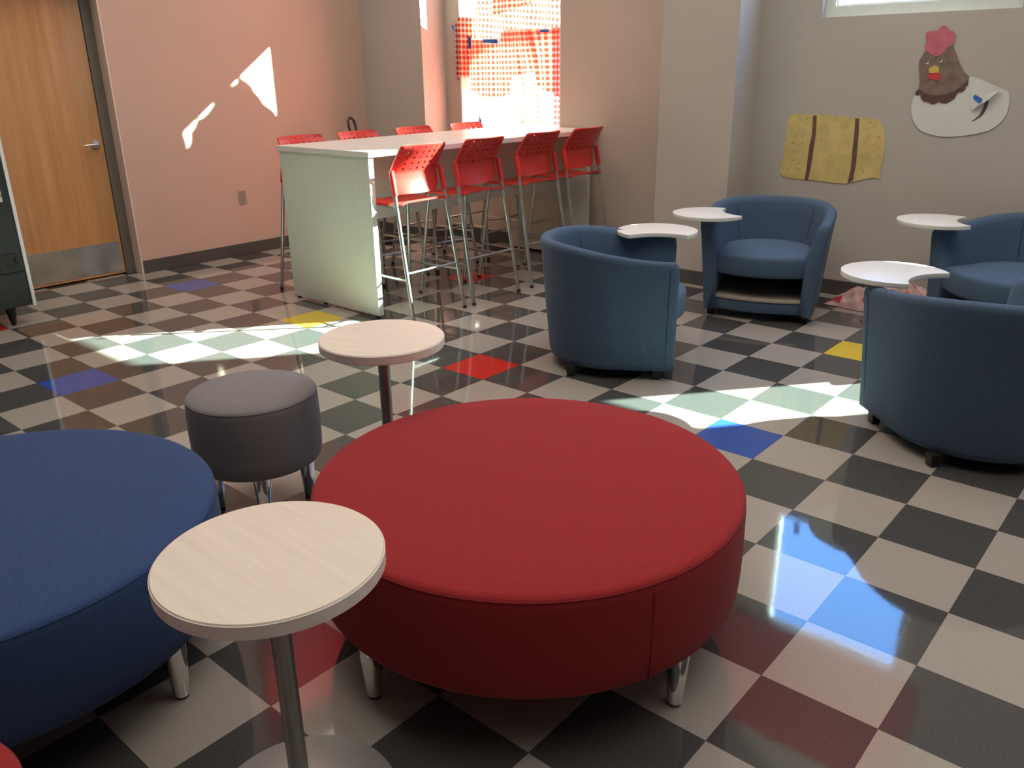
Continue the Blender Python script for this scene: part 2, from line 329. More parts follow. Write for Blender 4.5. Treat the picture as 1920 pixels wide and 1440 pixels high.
MB().add([(x0+g,4.482,z0+g),(x1-g,4.482,z0+g),(x1-g,4.482,z1-g),(x0+g,4.482,z1-g)],[(0,1,2,3)]).build('glass_pane',M['glass'],w)
w=window(3,W3,4.47)
struct('trim_1',MB().box(W1[0],W1[0]+.010,4.425,4.65,W1[2],W1[3]).box(W1[1]-.01,W1[1],4.425,4.65,W1[2],W1[3]),M['sill'])

# door with frame
d=MB().box(-6.205,-6.16,.64,1.552,.012,2.06); dr=struct('door_1',d,M['door'],bevel=.002)
MB().box(-6.162,-6.157,.66,1.535,.03,.272).build('kick_plate',M['kick'],dr,bevel=.001)
sw=MB()
for yy in (.70,.83,.96,1.09,1.22,1.35,1.50):
    for zz in (.045,.258): sw.add([(-6.1568,yy+.004*math.cos(k*PI/4),zz+.004*math.sin(k*PI/4)) for k in range(8)],[tuple(range(8))])
sw.build('plate_screws',M['slot'],dr)
ros=MB(); R_=lambda r,x:[(x,1.49+r*math.cos(2*PI*j/28),1.035+r*math.sin(2*PI*j/28)) for j in range(28)]
ros.rings([R_(.034,-6.16),R_(.034,-6.150),R_(.030,-6.144),R_(.014,-6.143),R_(.012,-6.105),R_(.011,-6.10)])
hd=ros.build('door_handle',M['nickel'],dr,smooth=40)
MB().tube([(-6.108,1.494,1.035),(-6.104,1.47,1.035),(-6.102,1.43,1.034),(-6.104,1.392,1.032),(-6.112,1.378,1.031)],[.011,.010,.009,.008,.006]).build('lever',M['nickel'],hd,smooth=50)
fr=MB().box(-6.20,-6.15,1.556,DY1-.002,0,2.11).box(-6.20,-6.15,DY0+.002,.636,0,2.11).box(-6.20,-6.15,.636,1.556,2.064,2.11)
fr.box(-6.215,-6.20,1.54,1.60,0,2.11)
struct('trim_2',fr,M['frame'],bevel=.003)
struct('lit_return_strip',MB().box(-6.15,LW+.004,DY1-.006,DY1+.004,0,2.11),M['return_lit'],bevel=.001)  # lighter strip over the wall return, its light put into the colour
struct('wall_corridor',MB().box(-6.36,-6.34,.3,2,0,2.4),M['wall_grey'])

# ------------------------------------------------------------------ wall outlet
t=thing('wall_outlet','small pinkish beige double socket plate on the left wall','outlet',(LW,2.638,.505))
MB().box(0,.006,-.036,.036,-.058,.058).build('cover_plate',M['outlet'],t,bevel=.002)
for zz in (.021,-.021):
    q=MB().box(.006,.009,-.017,.017,zz-.014,zz+.014).build('socket',M['outlet'],t,bevel=.002)
    MB().box(.009,.0095,-.008,-.005,zz-.005,zz+.006).box(.009,.0095,.005,.008,zz-.005,zz+.006).build('slots',M['slot'],q)

# ------------------------------------------------------------------ vending machine (its right front edge shows)
t=thing('vending_machine','black vending machine with white edge strip at the left picture border','machine',(-5.60,.0,0))
vb=MB().box(-.42,.40,-.46,.478,.125,1.83).build('cabinet',M['black_body'],t,bevel=.006)
MB().box(.385,.412,.478,.500,.118,1.83).build('edge_strip',M['white'],t,bevel=.003)
MB().box(.40,.412,-.46,.474,.36,1.82).build('front_door',M['black_body'],t,bevel=.004)
lp=MB().box(.400,.409,-.46,.472,.128,.35).build('kick_panel',M['black_body'],t,bevel=.003)
la=MB().box(.412,.426,.325,.445,.385,.475).build('latch_plate',M['black'],t,bevel=.006)
MB().tube([(.43,.425,.455),(.43,.425,.415),(.43,.375,.412)],.006).build('latch_bar',M['foot'],la,smooth=50)
st=MB().box(.412,.4135,.34,.432,.80,.875).build('sticker',M['sticker'],t)
MB().tube([(.415,.415+.011*math.cos(a*PI/6),.842+.011*math.sin(a*PI/6)) for a in range(13)],.003,6).build('printed_ring',M['black'],st)
for yy in (.36,-.36):
    for xx in (.34,-.34):
        MB().lathe([(.014,0),(.016,.01),(.034,.125)],16,(xx,yy)).build('leg',M['foot'],t,smooth=40)

# ------------------------------------------------------------------ bar table
t=thing('bar_table','long white ash bar-height table running from panel end to window wall','table',(0,0,0))
BX0,BX1,BY0,BY1=-4.405,-3.443,1.945,4.415
MB().box(BX0,BX1,BY0,BY1,1.034,1.068).build('table_top',M['bartop'],t,bevel=.002)
MB().box(BX0+.012,BX1-.012,1.953,1.993,.018,1.034).build('end_panel',M['barlam'],t,bevel=.002)
MB().box(BX0+.09,BX1-.03,4.288,4.330,.018,1.034).build('end_panel',M['barlam'],t,bevel=.002)
MB().box(-3.945,-3.915,1.993,4.288,.555,1.034).build('modesty_panel',M['barlam'],t,bevel=.002)
for xx in (-4.36,-3.49):
    for yy in (1.973,4.309): MB().lathe([(.016,0),(.016,.006),(.008,.007),(.008,.02)],14,(xx if yy<3 or xx>-4 else -4.28,yy)).build('glide_foot',M['foot'],t)

# ------------------------------------------------------------------ stools
def make_stool(label):
    t=thing('bar_stool',label,'stool',group='red bar stools around the bar table')
    # seat shell, +X is the front
    m=MB(); NX,NY=14,14; top=[];bot=[]
    for i in range(NX+1):
        a=i/NX; x=-.185+.43*a
        for j in range(NY+1):
            b=j/NY*2-1; hw=.205-.02*max(0,(.25-a))*4*.5-.03*max(0,a-.8)*5
            z=.755-.016*math.cos(b*PI/2)*math.sin(a*PI) -.028*max(0,a-.75)**2*16+.01*max(0,.2-a)*5
            if abs(b)>.8: z-=.012*(abs(b)-.8)*5
            top.append((x,b*hw,z)); bot.append((x,b*hw,z-.013))
    n=NY+1; k=len(top); f=[]
    for i in range(NX):
        for j in range(NY):
            q=(i*n+j,(i+1)*n+j,(i+1)*n+j+1,i*n+j+1); f.append(q); f.append(tuple(reversed([x+k for x in q])))
    edge=[i*n for i in range(NX+1)]+[NX*n+j for j in range(1,n)]+[i*n+NY for i in range(NX-1,-1,-1)]+[j for j in range(NY-1,0,-1)]
    for a,b in zip(edge,edge[1:]+edge[:1]): f.append((a,b,b+k,a+k))
    m.add(top+bot,f); m.build('seat',M['plastic_red'],t,smooth=50)
    # perforated back: profile points (x,z)
    prof=[(-.152,.805),(-.141,.835),(-.134,.88),(-.128,.930),(-.132,.945),(-.150,.972),(-.172,1.012),(-.197,1.045),(-.220,1.075),(-.238,1.10),(-.243,1.108)]
    ws=[.17,.197,.2,.203,.203,.201,.199,.196,.193,.19,.175]
    m=MB(); NY=16; F=[];Bk=[];uvs=[]
    for i,(x,z) in enumerate(prof):
        for j in range(NY+1):
            b=j/NY*2-1; F.append((x+.045*b*b,b*ws[i],z)); Bk.append((x+.045*b*b-.010,b*ws[i],z-.004))
    n=NY+1;k=len(F);f=[]
    for i in range(len(prof)-1):
        for j in range(NY):
            q=(i*n+j,i*n+j+1,(i+1)*n+j+1,(i+1)*n+j); f.append(q); f.append(tuple(reversed([x+k for x in q])))
    L=len(prof)-1
    edge=[i*n for i in range(L+1)]+[L*n+j for j in range(1,n)]+[i*n+NY for i in range(L-1,-1,-1)]+[j for j in range(NY-1,0,-1)]
    for a,b in zip(edge,edge[1:]+edge[:1]): f.append((a,b,b+k,a+k))
    m.add(F+Bk,f); o=m.build('backrest',M['perf'],t,smooth=60)
    uvl=o.data.uv_layers.new(name='UVMap')
    for lp in o.data.loops:
        c=o.data.vertices[lp.vertex_index].co; uvl.data[lp.index].uv=(c.y/.41+.5,(c.z-.805)/.303)
    for s in (-1,1):
        # back leg runs up into the bracket of the back
        MB().tube([(-.275,s*.238,.012),(-.125,s*.214,.90),(-.118,s*.212,.945)],.0125).build('leg',M['steel'],t,smooth=50)
        MB().tube([(.268,s*.232,.012),(.185,s*.185,.725),(.15,s*.18,.735)],.0125).build('leg',M['steel'],t,smooth=50)
        MB().tube([(-.146,s*.217,.80),(-.130,s*.214,.88),(-.116,s*.212,.95)],[.017,.0185,.016]).build('back_bracket',M['plastic_red'],t,smooth=50)
        for p in ((-.276,s*.2385,0),(.2695,s*.233,0)):
            MB().lathe([(.013,0),(.0145,.004),(.0145,.018),(.012,.022)],12,p[:2]).build('foot_cap',M['foot'],t,smooth=40)
        MB().tube([(-.232,s*.230,.27),(.236,s*.214,.27)],.008,8).build('side_rung',M['steel'],t,smooth=50)
        MB().tube([(-.150,s*.205,.734),(0,s*.19,.730),(.15,s*.18,.735)],.0105,8).build('seat_rail',M['steel'],t,smooth=50)
    MB().tube([(.232,-.212,.335),(.262,-.15,.335),(.285,-.05,.335),(.285,.05,.335),(.262,.15,.335),(.232,.212,.335)],.008,8).build('footrest',M['steel'],t,smooth=50)
    MB().tube([(-.224,-.228,.315),(-.224,.228,.315)],.008,8).build('rear_rung',M['steel'],t,smooth=50)
    MB().tube([(.15,-.18,.735),(.15,.18,.735)],.0105,8).build('seat_crossbar',M['steel'],t,smooth=50)
    return t
RL=['red perforated bar stool nearest the camera, half in sunlight','second red bar stool on the near long side, beside the sunlit one','third red bar stool on the near long side of the bar table','farthest red bar stool on the near long side, by the window wall']
LL=['red stool across the bar table nearest the door, one leg left of end panel','second red stool across the bar table, before the black vacuum handle','third red stool across the bar table, its back against the grey pilaster','red stool across the bar table, its back in front of the bright window']
s0=make_stool(RL[0])
s0.location=(-3.475,2.262,0); s0.rotation_euler=(0,0,PI)
for i,y in enumerate((2.83,3.465,4.022)): dup(s0,(-3.47,y,0),PI+random.uniform(-.02,.02),RL[i+1])
for i,y in enumerate((2.262,2.80,3.38,4.0)): dup(s0,(-4.385 if i else -4.38,y,0),random.uniform(-.03,.03),LL[i])

# ------------------------------------------------------------------ upright vacuum behind the bar
t=thing('upright_vacuum','black upright vacuum cleaner behind the bar, its loop handle above the stools','vacuum',(-5.50,3.66,0),PI*.05)
m=MB(); m.rings([[(x*s_,y*s_,z) for x,y in [(-.13,-.15),(.12,-.15),(.16,-.10),(.16,.10),(.12,.15),(-.13,.15)]] for z,s_ in ((.012,.97),(.03,1),(.07,.95),(.10,.7))]); m.build('floor_head',M['black'],t,smooth=35)
m=MB(); m.rings([[(-.06-.10*(z-.1)+r*math.cos(a*PI/10),r*1.15*math.sin(a*PI/10),z) for a in range(20)] for z,r in ((.09,.07),(.14,.095),(.40,.105),(.58,.085),(.66,.05),(.70,.022))]); m.build('motor_body',M['black'],t,smooth=40)
MB().tube([(-.125,0,.68),(-.165,0,.99)],.014).build('handle_tube',M['black'],t,smooth=50)
MB().tube([(-.163,0,.97),(-.155,-.035,1.00),(-.170,-.045,1.06),(-.182,-.040,1.115),(-.190,-.012,1.14),(-.190,.012,1.14),(-.182,.040,1.115),(-.170,.045,1.06),(-.155,.035,1.00),(-.163,0,.97)],.012).build('loop_handle',M['black'],t,smooth=50)
for s in (-1,1):
    m=MB(); m.rings([[(-.10+.045*math.cos(a*PI/9),s*.155+dy,.045+.045*math.sin(a*PI/9)) for a in range(18)] for dy in (-.015,.015)]); m.build('wheel',M['foot'],t,smooth=40)

# ------------------------------------------------------------------ round ottomans
def ottoman(name,label,c,R,H,hb,fab,legr,leg0,nleg=4,legh=None,grp=None,seam=None,cat='ottoman',dome=.012):
    t=thing(name,label,cat,(c[0],c[1],0),0,grp)
    e=.022; pr=[(R*.3,hb),(R-.03,hb),(R-.010,hb+.006),(R-.003,hb+.02),(R,hb+.06),(R+.002,(hb+H)/2),(R,H-e-.012),(R-.0035,H-e*.55),(R-.010,H-e*.2),(R-.024,H-.001)]
    for k in (.85,.65,.4,.15,.02): pr.append((R*k,H+dome*(1-k*k)))
    MB().lathe(pr,96).build('upholstered_drum',fab,t,smooth=60)
    n=96; MB().tube([((R-.0045)*math.cos(2*PI*j/n),(R-.0045)*math.sin(2*PI*j/n),H-e*.62) for j in range(n+1)],.0028,6).build('edge_seam',fab,t,smooth=60)
    if seam is not None:
        MB().tube([((R+.0005)*math.cos(seam),(R+.0005)*math.sin(seam),z) for z in (hb+.01,hb+.1,(hb+H)/2,H-.03)],.003,6).build('side_seam',fab,t,smooth=60)
    for k in range(nleg):
        a=leg0+k*2*PI/nleg; x,y=legr*math.cos(a),legr*math.sin(a)
        l=MB().lathe([(.0195,.008),(.021,.02),(.030,hb*.8),(.032,hb+.004)],24,(x,y)).build('leg',M['chrome'],t,smooth=50)
        MB().lathe([(.017,0),(.0185,.003),(.0185,.0085),(.012,.009)],18,(x,y)).build('glide_foot',M['foot'],l,smooth=40)
    return t
rc=(-.67,.135); a0=math.atan2(.065-rc[1],-.124-rc[0])
ottoman('round_ottoman','large round red fabric ottoman on chrome legs in the foreground',rc,.604,.455,.172,M['red_fabric'],.55,a0,seam=math.radians(-22),grp=None)
bc=(-1.621,-.979); a1=math.atan2(-.734-bc[1],-1.122-bc[0])
ottoman('round_ottoman','large round blue fabric ottoman cut by the left picture edge',bc,.604,.455,.172,M['blue_fabric'],.55,a1)
ottoman('round_pouf','small grey cylindrical pouf between blue ottoman and red ottoman',(-1.872,.018),.232,.46,.19,M['grey_vinyl'],.165,math.radians(-32),cat='pouf',dome=.016)
ottoman('round_pouf','red upholstered pouf in the bottom left picture corner',(-.685,-1.450),.235,.455,.17,M['red_fabric'],.165,.3,cat='pouf',dome=.016)

# ------------------------------------------------------------------ round side tables
def side_table(label,c,rz):
    t=thing('side_table',label,'table',(c[0],c[1],0),rz,'round side tables by the ottomans')
    R=.221
    MB().lathe([(R-.02,.616),(R-.003,.6165),(R,.62),(R,.646),(R-.003,.65),(R-.02,.6505)],96).build('table_top',M['lam'],t,smooth=30)
    MB().lathe([(R-.004,.6185),(R+.0006,.6195),(R+.0006,.6465),(R-.004,.6475)],96,cap0=False,cap1=False).build('lit_edge_ring',M['lam_edge_lit'],t,smooth=30)  # ring added around the top, paler so the rim looks front-lit
    MB().lathe([(.021,.01),(.021,.617)],28).build('pole',M['polem'],t,smooth=50)
    MB().lathe([(.206,0),(.21,.002),(.21,.008),(.207,.0105),(.03,.012)],80).build('base_disc',M['disc'],t,smooth=40)
    MB().lathe([(.09,.606),(.09,.616)],28).build('top_plate',M['polem'],t,smooth=40)
    MB().lathe([(.032,.011),(.032,.016),(.022,.02)],28).build('pole_collar',M['polem'],t,smooth=40)
    return t
s1=side_table('round pale wood side table in the foreground, between the two big ottomans',(-.584,-.748),.0)
dup(s1,(-1.507,.338,0),.4,'round pale side table farther away, behind the red ottoman')

# ------------------------------------------------------------------ tub chairs with tablets
def superpath(N=44):
    """plan of the outer base line of the tub, from right front to left front: (x,y,nx,ny)"""
    pts=[]
    xf,hw,rx=.297,.345,.358
    for i in range(7): pts.append((xf*(1-i/7),-hw+.012*(1-i/7)))
    for i in range(N+1):
        a=-PI/2-PI*i/N; pts.append((rx*math.cos(a) if math.cos(a)<0 else 0,hw*math.sin(a)))
    for i in range(1,8): pts.append((xf*i/7,hw-.012*i/7))
    out=[]
    for i,p in enumerate(pts):
        a=Vector(pts[max(i-1,0)]);b=Vector(pts[min(i+1,len(pts)-1)]);d=(b-a).normalized(); nrm=Vector((d.y,-d.x))
        if nrm.dot(Vector((p[0]-.1 if p[0]<0 else 0,p[1])))<0: nrm=-nrm
        out.append((p[0],p[1],nrm.x,nrm.y))
    return out
HB,HA=.70,.636
def rimh(x):
    u=min(1,max(0,(x+.30)/.56)); u=u*u*(3-2*u); return HB+(HA-HB)*u
def make_tub(label):
    t=thing('tub_chair',label,'chair',group='blue tub chairs with tablet tops')
    m=MB(); rings=[]; path=superpath()
    def ring(x,y,nx,ny,h,sh=1.0,dx=0,dy=0):
        prof=[(-.045,.052),(-.012,.052),(-.002,.060),(.004,.085),(.016,.22),(.032,.40),(.047,h-.09),(.055,h-.035),(.054,h-.015),(.044,h-.003),(.028,h),(.010,h-.004),(-.006,h-.016),(-.016,h-.04),(-.030,h-.12),(-.058,.42),(-.070,.36),(-.070,.20),(-.070,.06)]
        ps=[Vector((x+nx*o+dx,y+ny*o+dy,z)) for o,z in prof]
        if sh!=1.0:
            c=sum(ps,Vector())/len(ps); 
            ps=[c+(p-c)*sh if k not in (0,1,2,18) else Vector((c.x+(p.x-c.x)*sh,c.y+(p.y-c.y)*sh,p.z)) for k,p in enumerate(ps)]
        return ps
    p=path[0]; q=path[-1]
    rings.append(ring(*p,rimh(p[0]),.80,.024)); rings.append(ring(*p,rimh(p[0]),.93,.018))
    for p_ in path: rings.append(ring(*p_,rimh(p_[0])))
    rings.append(ring(*q,rimh(q[0]),.93,.018)); rings.append(ring(*q,rimh(q[0]),.80,.024))
    m.rings(rings); sh_=m.build('tub_shell',M['chair_fabric'],t,smooth=70)
    # seam lines close to the arm fronts and on the inner back
    for s in (-1,1):
        i=0 if s<0 else len(path)-1; x,y,nx,ny=path[i]; x-=.022; h=rimh(x)
        MB().tube([(x+nx*(o+.0005),y+ny*(o+.0005),z) for o,z in ((.002,.075),(.016,.22),(.032,.40),(.047,h-.09),(.055,h-.035))],.0022,6).build('arm_seam',M['foot'],t)
        i=17 if s<0 else len(path)-18; x,y,nx,ny=path[i]; h=rimh(x)
        MB().tube([(x-nx*(o-.0005),y-ny*(o-.0005),z) for o,z in ((.055,.44),(.030,h-.12),(.016,h-.045))],.0020,6).build('back_seam',M['foot'],t)
    inner=[]
    for x,y,nx,ny in path[2:-2:2]: inner.append((x-nx*.068,y-ny*.068))
    def slab(name,mat,z0,z1,front,bul,rnd,parent=None,ins=0.0,dome=0):
        # outline = inner path + convex front
        a=inner[0];b=inner[-1]; pts=[(x,y) for x,y in inner]
        pts[0]=(front,a[1]); pts[-1]=(front,b[1])
        n=12
        for k in range(1,n):
            u=k/n; pts.append((front+bul*math.sin(PI*u),b[1]+(a[1]-b[1])*u))
        c=Vector((sum(p[0] for p in pts)/len(pts),0))
        def rg(z,d): 
            r=[]
            for p in pts:
                v=Vector(p)-c; l=v.length; v=v*(max(l-d-ins,.001)/l); r.append((c.x+v.x,c.y+v.y,z))
            return r
        R_=[rg(z0,rnd*.6),rg(z0+rnd*.3,rnd*.15),rg(z0+rnd*.8,0),rg(z1-rnd,0),rg(z1-rnd*.4,rnd*.15),rg(z1-rnd*.1,rnd*.5),rg(z1,rnd*1.1)]
        if dome:
            for k in (.35,.7,.93): R_.append([(c.x+(x-c.x)*(1-k),c.y+(y-c.y)*(1-k),z1+dome*(1-(1-k)**2)) for x,y,_ in rg(z1,rnd*1.1)])
        return MB().rings(R_).build(name,mat,parent or t,smooth=45)
    slab('seat_cushion',M['chair_fabric'],.290,.425,.298,.075,.028,ins=-.004,dome=.014)
    slab('shelf',M['shelf'],  .128,.150,.292,.040,.004)
    slab('front_rail',M['chair_fabric'],.053,.128,.287,.040,.012)
    for x in (.235,-.215):
        for s in (-1,1):
            MB().rings([[(x+r*math.cos(a*PI/2+PI/4),s*.298+r*math.sin(a*PI/2+PI/4),z) for a in range(4)] for z,r in ((0,.024),(.004,.026),(.056,.034))]).build('leg',M['foot'],t,bevel=.003)
    return t
TZ=.662
def tablet(chair,c,n,R=.228,ax=1.0):
    """white tablet with a round bite; c and n are in room coordinates"""
    inv=chair.matrix_basis.inverted(); n=Vector(n).normalized(); nn=math.atan2(n.y,n.x)
    bd,br=.335,.235           # distance and radius of the bite
    # angle where both circles meet
    ca=(R*R+bd*bd-br*br)/(2*R*bd); a0=math.acos(ca)
    pts=[]
    for k in range(49):
        a=nn+a0+(2*PI-2*a0)*k/48; pts.append((c[0]+R*math.cos(a),c[1]+R*math.sin(a)))
    bc=Vector((c[0]+bd*n.x,c[1]+bd*n.y)); p0=Vector(pts[-1])-bc; p1=Vector(pts[0])-bc
    A=math.atan2(p0.y,p0.x); D=(math.atan2(p1.y,p1.x)-A)
    while D>PI: D-=2*PI
    while D<-PI: D+=2*PI
    for k in range(1,14): a=A+D*k/14; pts.append((bc.x+br*math.cos(a),bc.y+br*math.sin(a)))
    m=MB(); m.rings([[tuple(inv@Vector((x,y,z))) for x,y in pts] for z in (TZ-.022,TZ)])
    o=m.build('writing_tablet',M['tablet'],chair,smooth=30,bevel=.002)
    return o
def bracket(chair,sx):
    h=rimh(.17)
    MB().lathe([(.024,h-.03),(.024,TZ-.022)],20,(.15,sx*.362)).build('tablet_pivot',M['foot'],chair,smooth=40)
chairs=[('A',(-1.785,2.235),(.854,.52),'blue tub chair with its back to the camera, facing right, nearest the bar table',(-1.80,2.66),(.55,-.83),1),
        ('B',(-1.597,3.72),(.29,-.957),'blue tub chair facing the camera, pale shelf under its seat',(-1.862,3.385),(.70,.70),-1),
        ('C',(-.15,3.90),(-.5,-.866),'blue tub chair against the poster wall, cut by the right picture edge',(-.645,3.925),(.95,.30),-1),
        ('D',(.02,2.285),(-.74,.672),'nearest blue tub chair, its side toward the camera at the right picture edge',(-.405,2.387),(.97,-.24),1)]
base=None; roots=[]
for k,c,f,lab,tc,tn,side in chairs:
    rz=math.atan2(f[1],f[0])
    if base is None:
        base=make_tub(lab); base.location=(c[0],c[1],0); base.rotation_euler=(0,0,rz); r=base
    else: r=dup(base,(c[0],c[1],0),rz,lab)
    roots.append((r,tc,tn,side))
bpy.context.view_layer.update()
for r,tc,tn,side in roots:
    tablet(r,tc,tn); bracket(r,side)

# ------------------------------------------------------------------ crumpled pink plastic on the floor
t=MB(); NX,NY=46,30; V=[];Fc=[]
for i in range(NX+1):
    for j in range(NY+1):
        a=i/NX*2-1;b=j/NY*2-1; r=math.sqrt(a*a+b*b)
        x=.37*a; y=.15*b+.02*math.sin(5*a)
        env=max(0,1-abs(a)**3)*max(0,1-abs(b)**2.5)
        nz=noise.noise(Vector((x*6,y*7,3.1))); nz2=1-abs(noise.noise(Vector((x*9+y*6,y*9,7.7))))*2.2
        z=.004+env*(.125+.05*nz+.06*nz2)*(.72+.6*(a+1)/2)
        V.append((x,y+.02*nz,z))
for i in range(NX):
    for j in range(NY): n=NY+1; Fc.append((i*n+j,(i+1)*n+j,(i+1)*n+j+1,i*n+j+1))
t.add(V,Fc); o=t.build('plastic_tablecloth',M['bag'],None,smooth=80); o.location=(-.95,4.215,0); o.rotation_euler=(0,0,.03)
tag(o,'crumpled pink and red plastic tablecloth lying on floor behind the tub chairs','tablecloth')

# ------------------------------------------------------------------ paper decorations on the wall
Yw=BY
def sheet(poly,name,mat,parent,d,th=.0012,bow=0):
    m=MB(); m.prism(poly,Yw-d-th,Yw-d); return m.build(name,mat,parent)
t=thing('paper_hay_bale','yellow painted paper hay bale with two brown bands taped to wall','decoration',(0,0,0))
sheet(BALE,'bale_sheet',M['hay'],t,.003); sheet(BAND1,'brown_band',M['twine'],t,.0048); sheet(BAND2,'brown_band',M['twine'],t,.0048)
m=MB()
for x0,z0,x1,z1 in STRAW:
    d=Vector((x1-x0,0,z1-z0)); n=Vector((-d.z,0,d.x)).normalized()*.0028; y=Yw-.0052; mid=Vector(((x0+x1)/2,y,(z0+z1)/2))
    m.add([(x0,y,z0),tuple(mid+n),(x1,y,z1),tuple(mid-n)],[(0,1,2,3)])
m.build('straw_marks',M['straw'],t)
t=thing('paper_hen','painted paper hen with brown head and white body taped to wall','decoration',(0,0,0))
sheet(BODY,'body',M['paper'],t,.004)
hd=sheet(HEAD,'head',M['hen'],t,.006); sheet(COLLAR,'feather_collar',M['hen_dark'],hd,.0075); sheet(COMB,'comb',M['comb'],hd,.0075)
sheet(WATTLE,'wattle',M['wattle'],hd,.0078); sheet(BEAK,'beak',M['beak'],hd,.0092)
for e,p in ((EYE1,PUP1),(EYE2,PUP2)):
    q=sheet(e,'eye',M['eye'],hd,.0078)
    sheet(p,'pupil',M['foot'],hd,.0092)
# folded wing corner standing slightly off the body
m=MB(); 
def lift(x,z): 
    u=min(1,max(0,(-.49-x)/.19)); return .008+.030*math.sin(PI*min(1,u*.9+.05))
ring0=[(x,Yw-lift(x,z),z) for x,z in FLAP]; cx=sum(p[0] for p in ring0)/len(ring0); cz=sum(p[2] for p in ring0)/len(ring0)
vs=ring0+[(cx,Yw-lift(cx,cz),cz)]; n=len(ring0); m.add(vs,[(i,(i+1)%n,n) for i in range(n)]); fo=m.build('folded_corner',M['paper'],t,smooth=60)
m=MB(); m.add([(x,Yw-lift(x,z)-.004,z) for x,z in TAPE],[tuple(range(len(TAPE)))]); m.build('blue_tape',M['tape'],fo)
sheet(TAIL,'tail_stroke',M['hen_dark'],t,.0055)

# ------------------------------------------------------------------ gingham cloths
def cloth(name,mat,grid,label=None,parent=None,cat='tablecloth'):
    """grid[i][j] = (x,y,z,u,v)"""
    nx=len(grid);ny=len(grid[0]); V=[g[:3] for r in grid for g in r]; F=[(i*ny+j,(i+1)*ny+j,(i+1)*ny+j+1,i*ny+j+1) for i in range(nx-1) for j in range(ny-1)]
    me=bpy.data.meshes.new(name); me.from_pydata(V,[],F); me.materials.append(mat)
    uvl=me.uv_layers.new(name='UVMap')
    for lp in me.loops:
        g=grid[lp.vertex_index//ny][lp.vertex_index%ny]; uvl.data[lp.index].uv=(g[3],g[4])
    me.polygons.foreach_set('use_smooth',[True]*len(me.polygons))
    o=bpy.data.objects.new(name,me); link(o,parent)
    if label: tag(o,label,cat)
    return o
YG=4.600
def lerp(a,b,u): return a+(b-a)*u
def pl(pts,x):
    for (x0,y0),(x1,y1) in zip(pts,pts[1:]):
        if x<=x1: return lerp(y0,y1,(x-x0)/(x1-x0)) if x>x0 else y0
    return pts[-1][1]
# upper cloth: taped at the jamb corner, its top edge climbing to the window head
topA=[(-5.20,1.925),(-5.055,1.93),(-5.0,2.0),(-4.84,2.23),(-4.572,2.83),(-4.568,2.955),(-4.556,2.955),(-4.55,2.795),(-4.52,2.80),(-4.49,2.83),(-4.485,2.955),(-4.33,2.955),(-4.325,2.83),(-4.29,2.805),(-4.25,2.80),(-4.215,2.82),(-4.205,2.955),(-4.195,2.83),(-4.16,2.80),(-4.125,2.80),(-4.12,2.86),(-4.112,2.73),(-4.09,2.70),(-4.08,2.955),(-3.86,2.955)]
botA=[(-5.20,1.46),(-5.0,1.475),(-4.97,1.60),(-4.8,1.72),(-4.6,1.765),(-4.2,1.79),(-3.86,1.80)]
g=[]
for i in range(301):
    a=i/300
    if a<.05: u=a/.05; x=lerp(-5.07,-5.012,u); y=4.408
    elif a<.16: u=(a-.05)/.11; x=lerp(-5.012,-5.005,u); y=lerp(4.408,YG-.01,u)
    else: u=(a-.16)/.84; x=lerp(-5.005,-3.872,u); y=YG-.01
    row=[]
    for j in range(31):
        b=j/30; z=lerp(pl(botA,x),pl(topA,x),b)
        yy=y-.012*math.sin(x*23+z*4)*(1 if a>.16 else .2)-.008*math.sin(z*31+x*9)*(1 if a>.16 else .2)
        s=(a*1.55) ; row.append((x,yy,z,s,z+.10*(x+5)*(1-b)))
    g.append(row)
up=cloth('gingham_cloth',M['gingham_up'],g,'upper red gingham cloth taped across the window above the bar, left corner on the jamb')
g=[]
for i in range(31):
    a=i/30; x=lerp(-4.72,-4.00,a); row=[]
    for j in range(9):
        b=j/8; lo=1.985+.13*a; row.append((x,YG-.05-.01*math.sin(x*30),lo+(.30-.05*a)*b,x,lo+(.30-.05*a)*b))
    g.append(row)
cloth('folded_band',M['gingham2'],g,parent=up)
# lower cloth
topB=[(-5.0,1.80),(-4.61,1.775),(-4.59,1.865),(-3.86,1.862)]
g=[]
for i in range(71):
    a=i/70; x=lerp(-4.995,-3.872,a); row=[]
    for j in range(41):
        b=j/40; z=lerp(.89,pl(topB,x),b)
        dr=max(0,1-abs(x+4.32)/.3)
        yy=YG-.055-.010*math.sin(x*38)*(1-b*.6)-.018*dr*math.sin(x*60+z*14)
        row.append((x,yy,z,x+dr*.22*(z-1.2)*(1 if z>1.2 else 0),z))
    g.append(row)
lo=cloth('gingham_cloth',M['gingham'],g,'lower red gingham cloth hanging over the window behind the bar')
g=[]
for i in range(61):
    a=i/60; x=lerp(-4.995,-3.872,a); row=[]
    bz=1.34+.05*math.sin(x*7)+(.12 if -4.5<x<-4.2 else 0)
    for j in range(15):
        b=j/14; z=lerp(bz,pl(topB,x)-.004,b); dr=max(0,1-abs(x+4.32)/.3)
        row.append((x,YG-.082-.010*math.sin(x*38)-.018*dr*math.sin(x*60+z*14),z,x+dr*.22*(z-1.2),z))
    g.append(row)
cloth('doubled_fold',M['gingham2'],g,parent=lo)
